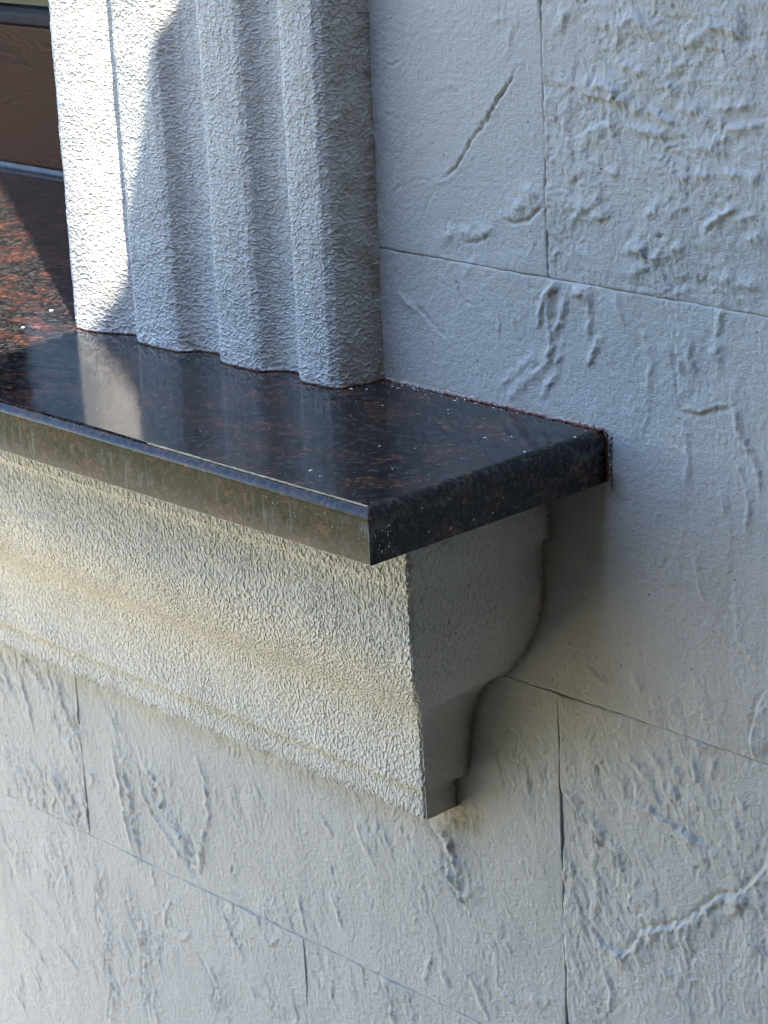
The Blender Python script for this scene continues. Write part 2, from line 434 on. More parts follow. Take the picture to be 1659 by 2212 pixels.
STROKES = [
 ('G',2.0,1.7,[(-0.0722,0.2363),(-0.0771,0.2287),(-0.083,0.2209),(-0.0914,0.2128),(-0.0987,0.2031),(-0.1061,0.1942),(-0.1147,0.1867),(-0.121,0.1785),(-0.1286,0.1693),(-0.1387,0.1598),(-0.15,0.1521)]),
 ('G',1.6,0.5,[(-0.15,0.1521),(-0.1606,0.1384),(-0.1689,0.1235),(-0.1756,0.1156)]),
 ('G',1.6,0.45,[(-0.1499,0.1535),(-0.1723,0.1503),(-0.1981,0.1397)]),
 ('R',8,1.5,[(-0.0842,0.1366),(-0.0677,0.1468),(-0.0559,0.1598)]),
 ('G',2.2,1.6,[(-0.0507,0.147),(-0.0577,0.1416),(-0.0659,0.1344),(-0.0798,0.1308),(-0.089,0.1318)]),
 ('R',5,1.2,[(-0.1522,0.1113),(-0.1251,0.119),(-0.107,0.122),(-0.1008,0.1287)]),
 ('G',1.8,1.2,[(-0.1303,0.1109),(-0.1085,0.1152),(-0.1017,0.12)]),
 ('R',2,0.7,[(-0.1526,0.2165),(-0.1296,0.2199)]),
 ('R',3,0.5,[(-0.0768,0.2627),(-0.0822,0.2413)]),
 ('R',3,0.5,[(-0.0693,0.1026),(-0.0592,0.1293)]),
 ('G',2,0.8,[(-0.2023,0.2317),(-0.1925,0.2276),(-0.1861,0.2303)]),
 ('G',2,0.7,[(-0.2117,0.2225),(-0.1986,0.2113)]),
 ('G',2,0.8,[(-0.2022,0.1937),(-0.186,0.1916)]),
 ('R',2.2,0.6,[(-0.0973,0.2632),(-0.0788,0.269)]),
 ('R',2.6,1.8,[(-0.0411,0.0961),(-0.0517,0.0845),(-0.0565,0.0753),(-0.0592,0.0646)]),
 ('R',2.6,1.3,[(-0.0335,0.0887),(-0.0385,0.071),(-0.0457,0.058)]),
 ('R',2.2,1.1,[(-0.0123,0.0933),(-0.0137,0.0831),(-0.0128,0.0748),(-0.0154,0.0609)]),
 ('R',5,1.5,[(-0.0267,0.093),(-0.0136,0.0881)]),
 ('G',2,1.1,[(-0.1421,0.0932),(-0.1344,0.0766),(-0.1299,0.0702),(-0.1203,0.068)]),
 ('G',2.4,0.9,[(-0.1802,0.0595),(-0.1607,0.0478),(-0.1486,0.0406)]),
 ('R',3,0.8,[(-0.1952,0.0646),(-0.1778,0.0562)]),
 ('R',3,0.8,[(-0.1291,0.0861),(-0.1188,0.0997)]),
 ('R',2.6,1.6,[(-0.0458,0.0898),(-0.0507,0.0684),(-0.0483,0.0495),(-0.0539,0.0357)]),
 ('R',2.5,1.3,[(-0.0385,0.0542),(-0.0455,0.0306),(-0.0589,0.0137)]),
 ('R',3,1.5,[(-0.0269,0.0939),(-0.0155,0.0905)]),
 ('R',3,1.3,[(-0.0159,0.0418),(-0.0073,0.0575),(-0.0018,0.0655)]),
 ('R',4,1,[(-0.0494,0.0429),(-0.0671,0.0271),(-0.0898,0.0061)]),
 ('R',3,0.7,[(-0.0622,0.0441),(-0.0801,0.0282),(-0.0983,0.0153)]),
 ('G',3,1.2,[(-0.0582,0.0367),(-0.067,0.0304)]),
 ('L',2.6,1.3,[(0.0567,0.0841),(0.0634,0.0637),(0.0647,0.0425),(0.0677,0.026),(0.083,0.0278),(0.1092,0.0384)]),
 ('R',2.6,1.2,[(0.0907,0.071),(0.0981,0.0586)]),
 ('R',2.6,1.4,[(0.1074,0.0375),(0.113,0.0202),(0.1248,0.0011),(0.1285,-0.0135)]),
 ('R',3,0.9,[(0.0767,-0.0683),(0.0785,-0.0872),(0.0831,-0.1055)]),
 ('R',3,0.9,[(0.0719,0.0742),(0.0755,0.0535)]),
 ('L',3,1.6,[(0.134,-0.1541),(0.1284,-0.1686),(0.1228,-0.1899),(0.1255,-0.2024)]),
 ('R',3,1,[(0.0982,0.0991),(0.0944,0.0746),(0.0989,0.0633)]),
 ('R',3,0.8,[(0.0332,0.0776),(0.0408,0.054),(0.0365,0.0284)]),
 ('R',2,0.8,[(0.1093,0.0012),(0.1204,-0.0243),(0.1168,-0.05)]),
 ('R',3,0.8,[(0.0676,0.0213),(0.0713,-0.0092),(0.0664,-0.0354)]),
 ('R',2.6,0.7,[(0.098,-0.0227),(0.1036,-0.0497),(0.1017,-0.0786)]),
 ('R',3,0.8,[(0.1093,-0.0928),(0.1131,-0.1208),(0.1283,-0.1362)]),
 ('R',2.4,0.8,[(0.0097,0.0927),(0.0174,0.0752)]),
 ('L',2.6,1.8,[(-0.6817,-0.3483),(-0.6749,-0.3624),(-0.6611,-0.3768),(-0.6506,-0.3898),(-0.6464,-0.4091)]),
 ('R',3,1.1,[(-0.7323,-0.3592),(-0.7284,-0.3813),(-0.7222,-0.4005),(-0.721,-0.4164)]),
 ('L',2.4,1.3,[(-0.5918,-0.3623),(-0.5849,-0.3737),(-0.5805,-0.3835)]),
 ('L',3.2,2.6,[(-0.5879,-0.3968),(-0.5805,-0.417),(-0.5783,-0.4344),(-0.5727,-0.4485),(-0.5726,-0.4688),(-0.5673,-0.4854),(-0.5666,-0.5011)]),
 ('R',2.6,1.2,[(-0.5953,-0.4012),(-0.5882,-0.4374),(-0.5854,-0.4683),(-0.5765,-0.4998)]),
 ('L',3.2,2.6,[(-0.5482,-0.4119),(-0.5367,-0.4118),(-0.5364,-0.4284),(-0.5227,-0.4441),(-0.5019,-0.4598),(-0.4859,-0.4879)]),
 ('R',2.6,1.2,[(-0.5571,-0.4302),(-0.5431,-0.4505),(-0.5223,-0.4686),(-0.5014,-0.4842)]),
 ('R',3,1.1,[(-0.472,-0.3763),(-0.4632,-0.3952),(-0.4622,-0.4296),(-0.4728,-0.4548),(-0.4793,-0.4857)]),
 ('L',3,2.2,[(-0.6975,-0.4541),(-0.683,-0.4661),(-0.6719,-0.4885),(-0.6646,-0.5003)]),
 ('L',2.6,1.6,[(-0.774,-0.4552),(-0.7566,-0.4644),(-0.7367,-0.4693),(-0.7341,-0.4887)]),
 ('R',2.6,1.1,[(-0.6383,-0.4387),(-0.6291,-0.4406),(-0.6358,-0.4541)]),
 ('R',2.6,0.8,[(-0.6557,-0.4255),(-0.6471,-0.4391)]),
 ('L',3,1.9,[(-0.6456,-0.5295),(-0.6294,-0.5406),(-0.6377,-0.5623),(-0.6395,-0.5892),(-0.6296,-0.6072),(-0.6314,-0.6344),(-0.6269,-0.6595),(-0.6381,-0.6983)]),
 ('L',3,1.9,[(-0.5947,-0.5406),(-0.5866,-0.5635),(-0.5758,-0.5808),(-0.5724,-0.6032),(-0.5772,-0.6334),(-0.5717,-0.6723)]),
 ('L',3,1.6,[(-0.4828,-0.5772),(-0.4757,-0.5861),(-0.4689,-0.5973),(-0.4737,-0.6129),(-0.4619,-0.6222)]),
 ('R',2.4,0.9,[(-0.5263,-0.531),(-0.5346,-0.5454),(-0.538,-0.5604)]),
 ('R',2.4,0.9,[(-0.5499,-0.507),(-0.5493,-0.516),(-0.5482,-0.5259)]),
 ('R',2.6,0.8,[(-0.7549,-0.5975),(-0.7393,-0.607),(-0.7131,-0.62)]),
 ('R',2.6,0.8,[(-0.7774,-0.6428),(-0.7526,-0.6565),(-0.736,-0.6731)]),
 ('R',2.6,0.8,[(-0.5575,-0.626),(-0.5671,-0.6487),(-0.5591,-0.6674)]),
 ('R',2.6,0.9,[(-0.4022,-0.5188),(-0.3905,-0.5234),(-0.3778,-0.5145)]),
 ('R',3,0.9,[(-0.4538,-0.5127),(-0.4435,-0.5336),(-0.4324,-0.5475)]),
 ('R',3,0.8,[(-0.4288,-0.5731),(-0.4084,-0.5856),(-0.3879,-0.5934)]),
 ('G',2.2,1.6,[(-0.4319,-0.4644),(-0.4357,-0.4723)]),
 ('R',2.6,0.9,[(-0.2726,-0.3699),(-0.2658,-0.388),(-0.2533,-0.4021)]),
 ('R',2.6,0.9,[(-0.3523,-0.4582),(-0.3458,-0.4837),(-0.3415,-0.5014)]),
 ('R',2.6,0.9,[(-0.3062,-0.4508),(-0.297,-0.477)]),
 ('R',2.6,0.8,[(-0.7122,-0.6395),(-0.6816,-0.6579)]),
 ('R',2.6,0.8,[(-0.7979,-0.7217),(-0.7779,-0.7451)]),
 ('R',2.6,0.9,[(-0.5173,-0.5668),(-0.503,-0.556)]),
 ('R',2.6,0.8,[(-0.3145,-0.379),(-0.3021,-0.3976)]),
 ('G',2.4,0.8,[(-0.3064,-0.4176),(-0.2998,-0.4403)]),
 ('L',4,2.8,[(-0.1851,-0.347),(-0.1708,-0.3571),(-0.1693,-0.3796),(-0.162,-0.394),(-0.1468,-0.4109)]),
 ('R',3,2.0,[(-0.1785,-0.3491),(-0.1654,-0.3553),(-0.1607,-0.3684),(-0.1566,-0.3775)]),
 ('L',2.8,1.9,[(-0.0478,-0.2781),(-0.0349,-0.2858),(-0.0256,-0.2945),(-0.015,-0.299),(-0.0142,-0.3143)]),
 ('L',2.6,1.5,[(-0.007,-0.3061),(0.0046,-0.3101),(0.0055,-0.3234)]),
 ('R',3.6,1.2,[(0.0334,-0.2253),(0.0511,-0.2312),(0.0664,-0.2322)]),
 ('L',4,1.2,[(0.1007,-0.2823),(0.077,-0.2789),(0.0551,-0.2728),(0.0328,-0.2666),(0.0078,-0.2668)]),
 ('L',3.4,2.6,[(0.1361,-0.2779),(0.1218,-0.2975),(0.1113,-0.3085),(0.092,-0.317),(0.0789,-0.3329),(0.0633,-0.3461),(0.0268,-0.3649),(0.0173,-0.3821),(0.0078,-0.3895),(-0.0135,-0.3873),(-0.0229,-0.3786)]),
 ('R',2.6,1,[(-0.0821,-0.2786),(-0.0801,-0.2919)]),
 ('R',2.6,1,[(-0.1931,-0.4651),(-0.2015,-0.4902)]),
 ('R',2.6,1.1,[(-0.0116,-0.4087),(-0.0025,-0.4275),(-0.0125,-0.4477)]),
 ('R',3,1.1,[(0.0688,-0.2058),(0.0923,-0.2054)]),
 ('R',3,1,[(0.1113,-0.2332),(0.1217,-0.2444)]),
 ('R',3,1,[(0.0532,-0.2398),(0.0553,-0.2503)]),
 ('R',2,1,[(0.0756,-0.1589),(0.0819,-0.1629)]),
 ('R',3,0.8,[(-0.0248,-0.1743),(-0.0043,-0.1857)]),
 ('R',4,0.7,[(0.0209,-0.1716),(0.0296,-0.1802)]),
 ('R',2.6,1,[(-0.1092,-0.4218),(-0.1043,-0.4284)]),
 ('R',3,1.1,[(-0.1189,-0.4677),(-0.0878,-0.4685)]),
 ('L',3,1.6,[(-0.2524,-0.5048),(-0.2432,-0.5193),(-0.2417,-0.5414)]),
 ('R',3,1,[(-0.1611,-0.4577),(-0.143,-0.4725),(-0.1333,-0.4947)]),
 ('R',3,1,[(-0.0875,-0.4599),(-0.0722,-0.4604),(-0.0668,-0.4521)]),
 ('R',3,1,[(-0.1809,-0.4693),(-0.1747,-0.4823)]),
 ('R',3,1,[(0.0153,-0.2324),(0.0332,-0.244)]),
 ('R',2.6,1,[(0.0709,-0.218),(0.0773,-0.2326)]),
 ('R',2.6,1,[(0.0902,-0.2123),(0.088,-0.2293)]),
 ('R',2.6,0.9,[(0.1071,-0.2508),(0.1155,-0.2628),(0.1322,-0.2647)]),
 ('R',3,0.9,[(0.011,-0.341),(0.0362,-0.3518)]),
 ('R',3,1,[(0.1156,-0.337),(0.1325,-0.3421)]),
 ('R',3,1,[(0.0449,-0.3858),(0.0629,-0.3948)]),
 ('R',4,1.6,[(0.0111,0.2247),(0.0164,0.2217),(0.0218,0.2235)]),
 ('L',3,1.5,[(0.0073,0.2169),(0.0061,0.2059),(-0.004,0.2023),(-0.0152,0.1965)]),
 ('R',3,1.5,[(0.0251,0.2041),(0.0393,0.2027),(0.0533,0.2012)]),
 ('R',3,1.4,[(0.043,0.2158),(0.0517,0.2125),(0.0621,0.2114)]),
 ('R',3,1.2,[(0.028,0.2179),(0.0377,0.2174)]),
 ('R',3,1.5,[(0.0953,0.2227),(0.1077,0.2237),(0.1209,0.2267)]),
 ('R',3,1.5,[(0.1011,0.2094),(0.1119,0.2104),(0.1274,0.2137)]),
 ('R',2,1.2,[(0.0978,0.2177),(0.0986,0.2092)]),
 ('R',4,1.7,[(0.079,0.1815),(0.0901,0.18)]),
 ('R',3.4,1.5,[(0.0994,0.1829),(0.1136,0.183)]),
 ('R',3.4,1.6,[(0.121,0.1831),(0.1291,0.1826)]),
 ('R',4.5,1.8,[(0.0653,0.1808),(0.0704,0.1766),(0.0739,0.175)]),
 ('R',2.4,1.5,[(0.0831,0.1449),(0.0976,0.1553),(0.1102,0.1628)]),
 ('R',3,1.3,[(0.1077,0.1511),(0.1144,0.1553),(0.1243,0.1597)]),
 ('R',2.6,1.2,[(0.0562,0.1506),(0.0685,0.1568)]),
 ('R',3.4,1.4,[(-0.0092,0.1411),(0.0021,0.1466),(0.0096,0.1516)]),
 ('R',3,1.2,[(0.0385,0.1493),(0.0475,0.1572)]),
 ('G',3.5,1.6,[(0.0463,0.1364),(0.0517,0.1377)]),
 ('R',3.4,1.6,[(0.0201,0.1269),(0.0381,0.1257)]),
 ('R',3.4,1.4,[(0.0587,0.1317),(0.0692,0.1323)]),
 ('R',3.6,1.6,[(0.1211,0.1427),(0.1292,0.1464)]),
 ('R',4,1.4,[(0.0791,0.1975),(0.0893,0.1992),(0.0986,0.1947)]),
 ('R',3.4,1.2,[(0.0537,0.232),(0.0623,0.2313),(0.0657,0.2289)]),
 ('R',4,1.4,[(-0.0126,0.2284),(0.004,0.231),(0.0093,0.228)]),
 ('R',3.4,1.4,[(0.0656,0.2196),(0.0742,0.2183),(0.0827,0.2203)]),
 ('R',3,1.2,[(0.0027,0.1746),(0.0155,0.1738)]),
 ('R',3.4,1.3,[(0.0818,0.2157),(0.0877,0.2129)]),
 ('R',3.4,1.3,[(0.0927,0.2047),(0.1028,0.2037)]),
 ('R',3.4,1.4,[(0.0696,0.258),(0.0914,0.2704),(0.1127,0.2689)]),
 ('R',3.4,1.4,[(0.0094,0.2657),(0.0287,0.2726),(0.04,0.2675)]),
 ('R',3.4,1.3,[(-0.0279,0.2724),(-0.0363,0.2602)]),
 ('R',3.4,1.3,[(0.0128,0.2457),(0.0395,0.2375)]),
 ('R',3.4,1.3,[(0.0983,0.1168),(0.1309,0.1153)]),
 ('R',4,1.4,[(0.022,0.1097),(0.0456,0.1219)]),
 ('R',3.4,1.4,[(0.0302,0.132),(0.0378,0.1209),(0.0533,0.1258)]),
 ('R',3.4,1.3,[(-0.0298,0.1371),(-0.0164,0.1478),(-0.0009,0.1556)]),
 ('L',3,1.3,[(-0.0153,0.2232),(0.0084,0.2206),(0.0202,0.2288)]),
]
EDGE = [(0.195, 0.0), (0.203, -0.30), (0.194, -0.366), (0.190, -0.386), (0.2054, -0.405), (0.209, -0.4216), (0.203, -0.437), (0.186, -0.455), (0.198, -0.536), (0.215, -0.66), (0.225, -0.85), (0.23, -1.25), (0.23, -2.4), (0.23, -4.2)]

# ------------------------------------------------------------------ ground and surroundings
GZ = -1.2
def sheet(name, x0, x1, y0, y1, z, mat, kind=None):
    o = mesh_obj(name, [(x0, y0, z), (x1, y0, z), (x1, y1, z), (x0, y1, z)], [(0, 1, 2, 3)], mat)
    if kind:
        o['kind'] = kind
    return o

M_LAWN = plain('lawn_green', (0.19, 0.18, 0.085), 0.9, 6, 0.25)
M_PAVE = plain('pale_mossy_paving', (0.55, 0.49, 0.36), 0.85, 5, 0.1)
sheet('lawn', -120, 120, -140, 60, GZ - 0.004, M_LAWN, 'structure')
sheet('paved_path', -14, 6, -2.35, 0.0, GZ, M_PAVE, 'structure')
M_FLOOR = plain('added_floor_dark', (0.07, 0.05, 0.04), 0.7, 12, 0.3)
sheet('added_dark_floor', -0.35, 1.31, -4.2, 0.0, GZ + 0.004, M_FLOOR, 'structure')  # unseen dark floor added to cut bounce light on the right

# ------------------------------------------------------------------ the facade: base wall with the window opening
WL, WR, WT = -2.15, -0.543, 1.29          # window opening
wall = empty('facade_wall', 'white painted facade of large split-stone panels behind the granite sill', 'wall', (0, 0.01, GZ))
XA, W_, H_, ZA = -0.0494, 0.592, 0.300, 0.0971
XMIN, XMAX, ZTOP = -3.3, 1.9, 2.3
for b in ((WR, XMAX, 0.010, 0.40, GZ, ZTOP), (XMIN, WL, 0.010, 0.40, GZ, ZTOP),
          (WL, WR, 0.010, 0.40, GZ, -0.045), (WL, WR, 0.010, 0.40, WT, ZTOP)):
    box('wall_core', b, M_BACK, wall)


def stroke_height(X, Z):
    """hand-laid ledges, ridges and cracks of the split-stone relief (metres)"""
    H = np.zeros(X.shape)
    wx = X + 0.0014 * fbm(X * 130, Z * 170, 3, 3) + 0.0005 * perlin(X * 420, Z * 420, 5)
    wz = Z + 0.0014 * fbm(X * 130 + 50, Z * 170, 3, 9) + 0.0005 * perlin(X * 420 + 9, Z * 420, 6)
    tex = 0.75 + 0.55 * fbm(X * 95, Z * 95, 4, 21)
    for kind, w, h, pts in STROKES:
        w = w * 0.001; h = h * 0.001
        pa = np.array(pts)
        R = 7 * w + 0.006
        lo = pa.min(0) - R; hi = pa.max(0) + R
        msk = (X > lo[0]) & (X < hi[0]) & (Z > lo[1]) & (Z < hi[1])
        if not msk.any():
            continue
        x = wx[msk]; z = wz[msk]
        best = np.full(x.shape, 9.0); sd = np.zeros(x.shape); tt = np.zeros(x.shape)
        L = np.hypot(*(pa[1:] - pa[:-1]).T); acc = np.concatenate([[0], np.cumsum(L)]); tot = acc[-1]
        for i in range(len(pa) - 1):
            a, b = pa[i], pa[i + 1]
            d = b - a; l2 = (d @ d) + 1e-12
            t = np.clip(((x - a[0]) * d[0] + (z - a[1]) * d[1]) / l2, 0, 1)
            qx = x - a[0] - t * d[0]; qz = z - a[1] - t * d[1]
            dist = np.hypot(qx, qz)
            s = np.sign(d[0] * qz - d[1] * qx)
            nr = dist < best
            best = np.where(nr, dist, best); sd = np.where(nr, s * dist, sd); tt = np.where(nr, acc[i] + t * L[i], tt)
        ends = np.clip(np.minimum(tt, tot - tt) / (0.25 * tot) + 0.35, 0, 1)
        mod = ends * tex[msk]
        if kind == 'R':
            v = h * np.exp(-(best / w) ** 2) * mod
        elif kind == 'G':
            v = -h * np.exp(-(best / (w * 0.6)) ** 2) * mod + 0.25 * h * np.exp(-(best / (2.5 * w)) ** 2)
        else:
            up = np.exp(-np.maximum(sd, 0) / (3.2 * w)); dn = np.exp(-(np.minimum(sd, 0) / (0.35 * w)) ** 2)
            v = h * np.where(sd > 0, up, dn) * mod - 0.5 * h * np.exp(-((sd + 0.9 * w) / (0.7 * w)) ** 2) * mod
        H[msk] += 1.65 * v
    return H


def wall_height(X, Z, rough, seed, ang):
    H = 0.0011 * fbm(X * 9, Z * 9, 3, seed)
    # lumpy split-stone chatter: short ledges that lean, clumped in patches
    c, s = math.cos(ang), math.sin(ang)
    U = (X * c + Z * s); V = (-X * s + Z * c)
    wu = 0.45 * fbm(X * 45, Z * 45, 3, seed + 3); wv = 0.45 * fbm(X * 45 + 9, Z * 45, 3, seed + 4)
    patch = sstep(-0.25, 0.55, fbm(X * 11, Z * 13, 3, seed + 11) + rough - 0.45)
    a = fbm(U * 26 + wu, V * 62 + wv, 4, seed + 5, 0.55)
    H += (0.25 + 0.75 * patch) * 0.0011 * (0.25 + rough) * np.tanh(2.4 * a)
    b = np.abs(fbm(U * 48 + 2 * wu, V * 100 + 2 * wv, 3, seed + 6, 0.6))
    H += patch * 0.0016 * (0.15 + rough) * np.maximum(0.55 - b, 0) ** 1.5
    cr = np.abs(fbm(X * 210 + wu, Z * 300 + wv, 3, seed + 14, 0.6))
    H += (0.3 + 0.7 * patch) * 0.00055 * rough * (0.5 - cr)
    # trowel texture, slightly vertical
    H += 0.00030 * fbm(X * 330, Z * 170, 3, seed + 8) * (0.6 + 0.8 * rough)
    H += 0.00022 * perlin(X * 700, Z * 420, seed + 9)
    return H


# profile of the return moulding on the wall plane: x(z)
MP = np.array([(-0.0536, -0.0340), (-0.0532, -0.060), (-0.0538, -0.0868), (-0.0555, -0.0890), (-0.0612, -0.0905), (-0.0617, -0.095),
               (-0.0610, -0.115), (-0.0620, -0.133), (-0.0648, -0.147), (-0.0700, -0.160), (-0.0765, -0.1725), (-0.0845, -0.1845), (-0.0930, -0.1945),
               (-0.0995, -0.2005), (-0.1050, -0.2030), (-0.1135, -0.2085), (-0.1225, -0.2170), (-0.1300, -0.2285), (-0.1355, -0.2430), (-0.1395, -0.2580), (-0.1420, -0.2720),
               (-0.1435, -0.2900), (-0.1450, -0.2935), (-0.1550, -0.2960), (-0.1572, -0.2985), (-0.1576, -0.3100), (-0.1580, -0.3243)])
MK = 0.190                                 # front plane y = -(MK + x)


def wall_stain_shade(X, Z):
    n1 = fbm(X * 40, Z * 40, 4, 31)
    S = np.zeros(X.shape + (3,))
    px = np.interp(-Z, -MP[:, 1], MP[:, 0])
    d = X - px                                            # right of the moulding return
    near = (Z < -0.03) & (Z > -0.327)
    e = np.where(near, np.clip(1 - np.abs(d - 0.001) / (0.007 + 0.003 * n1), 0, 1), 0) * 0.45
    S[..., 0] = np.clip(e * 1.0, 0, 0.85)  # red primer plus the reddish shadow beside the moulding, painted as one
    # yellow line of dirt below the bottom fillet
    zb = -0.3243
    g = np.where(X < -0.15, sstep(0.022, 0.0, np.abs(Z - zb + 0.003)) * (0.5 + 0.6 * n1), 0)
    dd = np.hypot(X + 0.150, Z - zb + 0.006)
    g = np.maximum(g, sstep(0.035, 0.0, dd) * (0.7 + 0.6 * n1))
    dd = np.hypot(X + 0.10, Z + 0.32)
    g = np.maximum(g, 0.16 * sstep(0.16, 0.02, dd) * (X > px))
    # speckled brown edge where the casing dies into the wall, and round the slab end
    gc = np.where(Z > -0.01, sstep(0.012, 0.0, np.abs(X + 0.2125) + 0.004 * n1), 0)
    S[..., 2] = np.clip(gc * (0.2 + 0.5 * n1), 0, 0.35)
    gs = np.where((X > -0.215) & (X < 0.012), sstep(0.007, 0.0, np.abs(Z - 0.001)) * (0.45 + 0.8 * n1), 0)
    ge = np.where((Z < 0.004) & (Z > -0.042), sstep(0.007, 0.0, np.abs(X - 0.001)) * (0.5 + 0.8 * n1), 0)
    g = np.maximum(g, 0.5 * np.maximum(gs, ge))
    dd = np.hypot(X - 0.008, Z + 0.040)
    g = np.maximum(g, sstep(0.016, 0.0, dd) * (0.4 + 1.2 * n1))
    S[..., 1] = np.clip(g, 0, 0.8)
    return S


def axis_fine(lo, hi, f0, f1, fine, coarse):
    """coordinates lo..hi, step fine inside f0..f1, coarse outside"""
    pts = [lo]
    while pts[-1] < hi - 1e-9:
        p = pts[-1]
        d = 0 if f0 <= p <= f1 else min(abs(p - f0), abs(p - f1))
        st = min(coarse, fine + d * 0.35)
        if p < f0 < p + st:
            st = max(f0 - p, fine)
        pts.append(min(hi, p + st))
    a = np.array(pts)
    if len(a) > 2 and a[-1] - a[-2] < fine * 0.3:
        a = np.delete(a, -2)
    return a


def facade_panel(x0, x1, z0, z1, rough, seed, pz, ang, drop):
    gap = 0.00012
    xs = axis_fine(x0 + gap, x1 - gap, -0.86, 0.17, 0.0012, 0.05)
    zs = axis_fine(z0 + gap, z1 - gap, -0.80, 0.32, 0.0012, 0.05)
    X, Z = np.meshgrid(xs, zs, indexing='ij')
    H = wall_height(X, Z, rough, seed, ang) + stroke_height(X, Z) + pz
    ed = np.minimum(np.minimum(X - x0, x1 - X), np.minimum(Z - z0, z1 - Z))
    en = 0.0003 + 0.0013 * np.clip(0.5 + fbm(X * 110, Z * 110, 3, seed + 40), 0, 1.5)
    H = H - drop * np.clip(1 - (ed - gap) / en, 0, 1) ** 2
    # ragged arris: border points pushed in a little
    rag = 0.0008 * np.clip(fbm(X * 60, Z * 60, 4, seed + 50) + 0.05, -0.3, 1.0)
    Xo = X.copy(); Zo = Z.copy()
    Xo[0] += rag[0]; Xo[-1] -= rag[-1]; Zo[:, 0] += rag[:, 0]; Zo[:, -1] -= rag[:, -1]
    P = np.stack([Xo, -H, Zo], -1)
    P = np.pad(P, ((1, 1), (1, 1), (0, 0)), mode='edge')
    for sl_ in ((0, slice(None)), (-1, slice(None)), (slice(None), 0), (slice(None), -1)):
        P[sl_][..., 1] = 0.0095
    S = np.pad(wall_stain_shade(X, Z), ((1, 1), (1, 1), (0, 0)), mode='edge')
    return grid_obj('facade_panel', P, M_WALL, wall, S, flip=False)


rowz = [ZA + H_ * k for k in range(-5, 8)]
rnd = random.Random(3)
for r, z0 in enumerate(rowz[:-1]):
    k = r - 5                       # k=0: the course above the first joint
    z1 = z0 + H_
    zz0, zz1 = max(z0, GZ), min(z1, ZTOP)
    if zz1 - zz0 < 0.03:
        continue
    sh = 0.0 if k % 2 == 0 else W_ / 2
    c = math.ceil((XMIN - XA - sh) / W_) - 1
    while True:
        x0 = XA + sh + c * W_; x1 = x0 + W_
        c += 1
        if x0 > XMAX - 0.05:
            break
        xa, xb = max(x0, XMIN), min(x1, XMAX)
        if xb - xa < 0.03:
            continue
        segs = [(xa, xb)]
        if z1 > -0.01 and z0 < WT and xb > WL and xa < -0.26:      # cut at the window opening
            segs = []
            if xa < WL - 0.03:
                segs.append((xa, WL))
            if xb > -0.24:
                segs.append((-0.26, xb))
            if z0 < -0.1 and xa < -0.26:
                segs = []                                           # course behind the slab
                if xb > -0.24:
                    segs.append((xa, xb))
        for a, b in segs:
            za_, zb_ = zz0, zz1
            if z1 > -0.01 and z0 < -0.1 and a < -0.27 and b < 0:
                zb_ = -0.05
            if k == -1 and a < -0.26 and b > 0:
                pass
            rough = {(0, 0): 0.62, (0, -1): 0.12, (-1, -1): 0.28, (-2, -1): 0.30, (-2, 0): 0.48, (-3, -1): 0.40, (-3, -2): 0.35}.get((k, round((x0 - XA - sh) / W_)), rnd.random() * 0.7)
            facade_panel(a, b, za_, zb_, rough, (r * 7 + c * 3) % 40 + 1, rnd.uniform(0.0, 0.0012), {0: -0.25, -1: -1.35, -2: -1.15, -3: -1.25}.get(k, rnd.uniform(-1.5, 0.3)), 0.0002 if (k <= -2 and x1 < 0) or k <= -3 else 0.0005)

# ------------------------------------------------------------------ stipple (hammered) render relief
def stipple(u, v, seed, cu, cv, shear=0.0):
    """net of raised crests round hollow cells, about 0..1"""
    wu = u + 0.0011 * fbm(u * 260, v * 260, 2, seed + 1)
    wv = v + 0.0011 * fbm(u * 260 + 31, v * 260, 2, seed + 2)
    a = (wu + shear * wv) / cu; b = wv / cv
    f1, f2, idv = worley(a, b, seed, 1.0)
    ridge = 1 - sstep(0.0, 0.28, f2 - f1)
    cup = np.clip(f1 * 1.1, 0, 1) ** 1.5
    on = 0.35 + 0.65 * sstep(-0.45, 0.25, fbm(u * 150, v * 150, 2, seed + 7))
    g1, g2, gid = worley(a * 2.1 + 5, b * 1.9 + 3, seed + 4, 1.0)
    small = 1 - sstep(0.0, 0.4, g2 - g1)
    return on * (0.62 * ridge + 0.30 * cup) + 0.26 * small + 0.22 * (idv - 0.5)


# ------------------------------------------------------------------ moulding under the sill
mould = empty('sill_moulding', 'stepped and curved white stippled moulding under the dark granite sill', 'moulding', (-0.4, -0.05, -0.3243))


def resample(poly, step):
    d = np.hypot(*(poly[1:] - poly[:-1]).T)
    out = []; cut = []
    for i, L in enumerate(d):
        n = max(1, int(round(L / step)))
        for j in range(n):
            out.append(poly[i] + (poly[i + 1] - poly[i]) * j / n)
    out.append(poly[-1])
    return np.array(out)


prof = resample(MP, 0.00085)                 # (x, z)
# round the arrises a little
for _ in range(2):
    prof[1:-1] = 0.25 * prof[:-2] + 0.5 * prof[1:-1] + 0.25 * prof[2:]
px, pz_ = prof[:, 0], prof[:, 1]
arc = np.concatenate([[0], np.cumsum(np.hypot(np.diff(px), np.diff(pz_)))])
tx, tz = np.gradient(px), np.gradient(pz_)
ln_ = np.hypot(tx, tz)
nx_, nz_ = -tz / ln_, tx / ln_              # outward normal in the (offset, z) plane
nx_, nz_ = np.where(nx_ < -0.01, -nx_, nx_), nz_


def band(z):                                # texture amplitude along the profile
    return np.interp(-z, [0.03, 0.09, 0.13, 0.20, 0.24, 0.33], [0.0014, 0.0016, 0.0016, 0.0012, 0.0011, 0.0011])


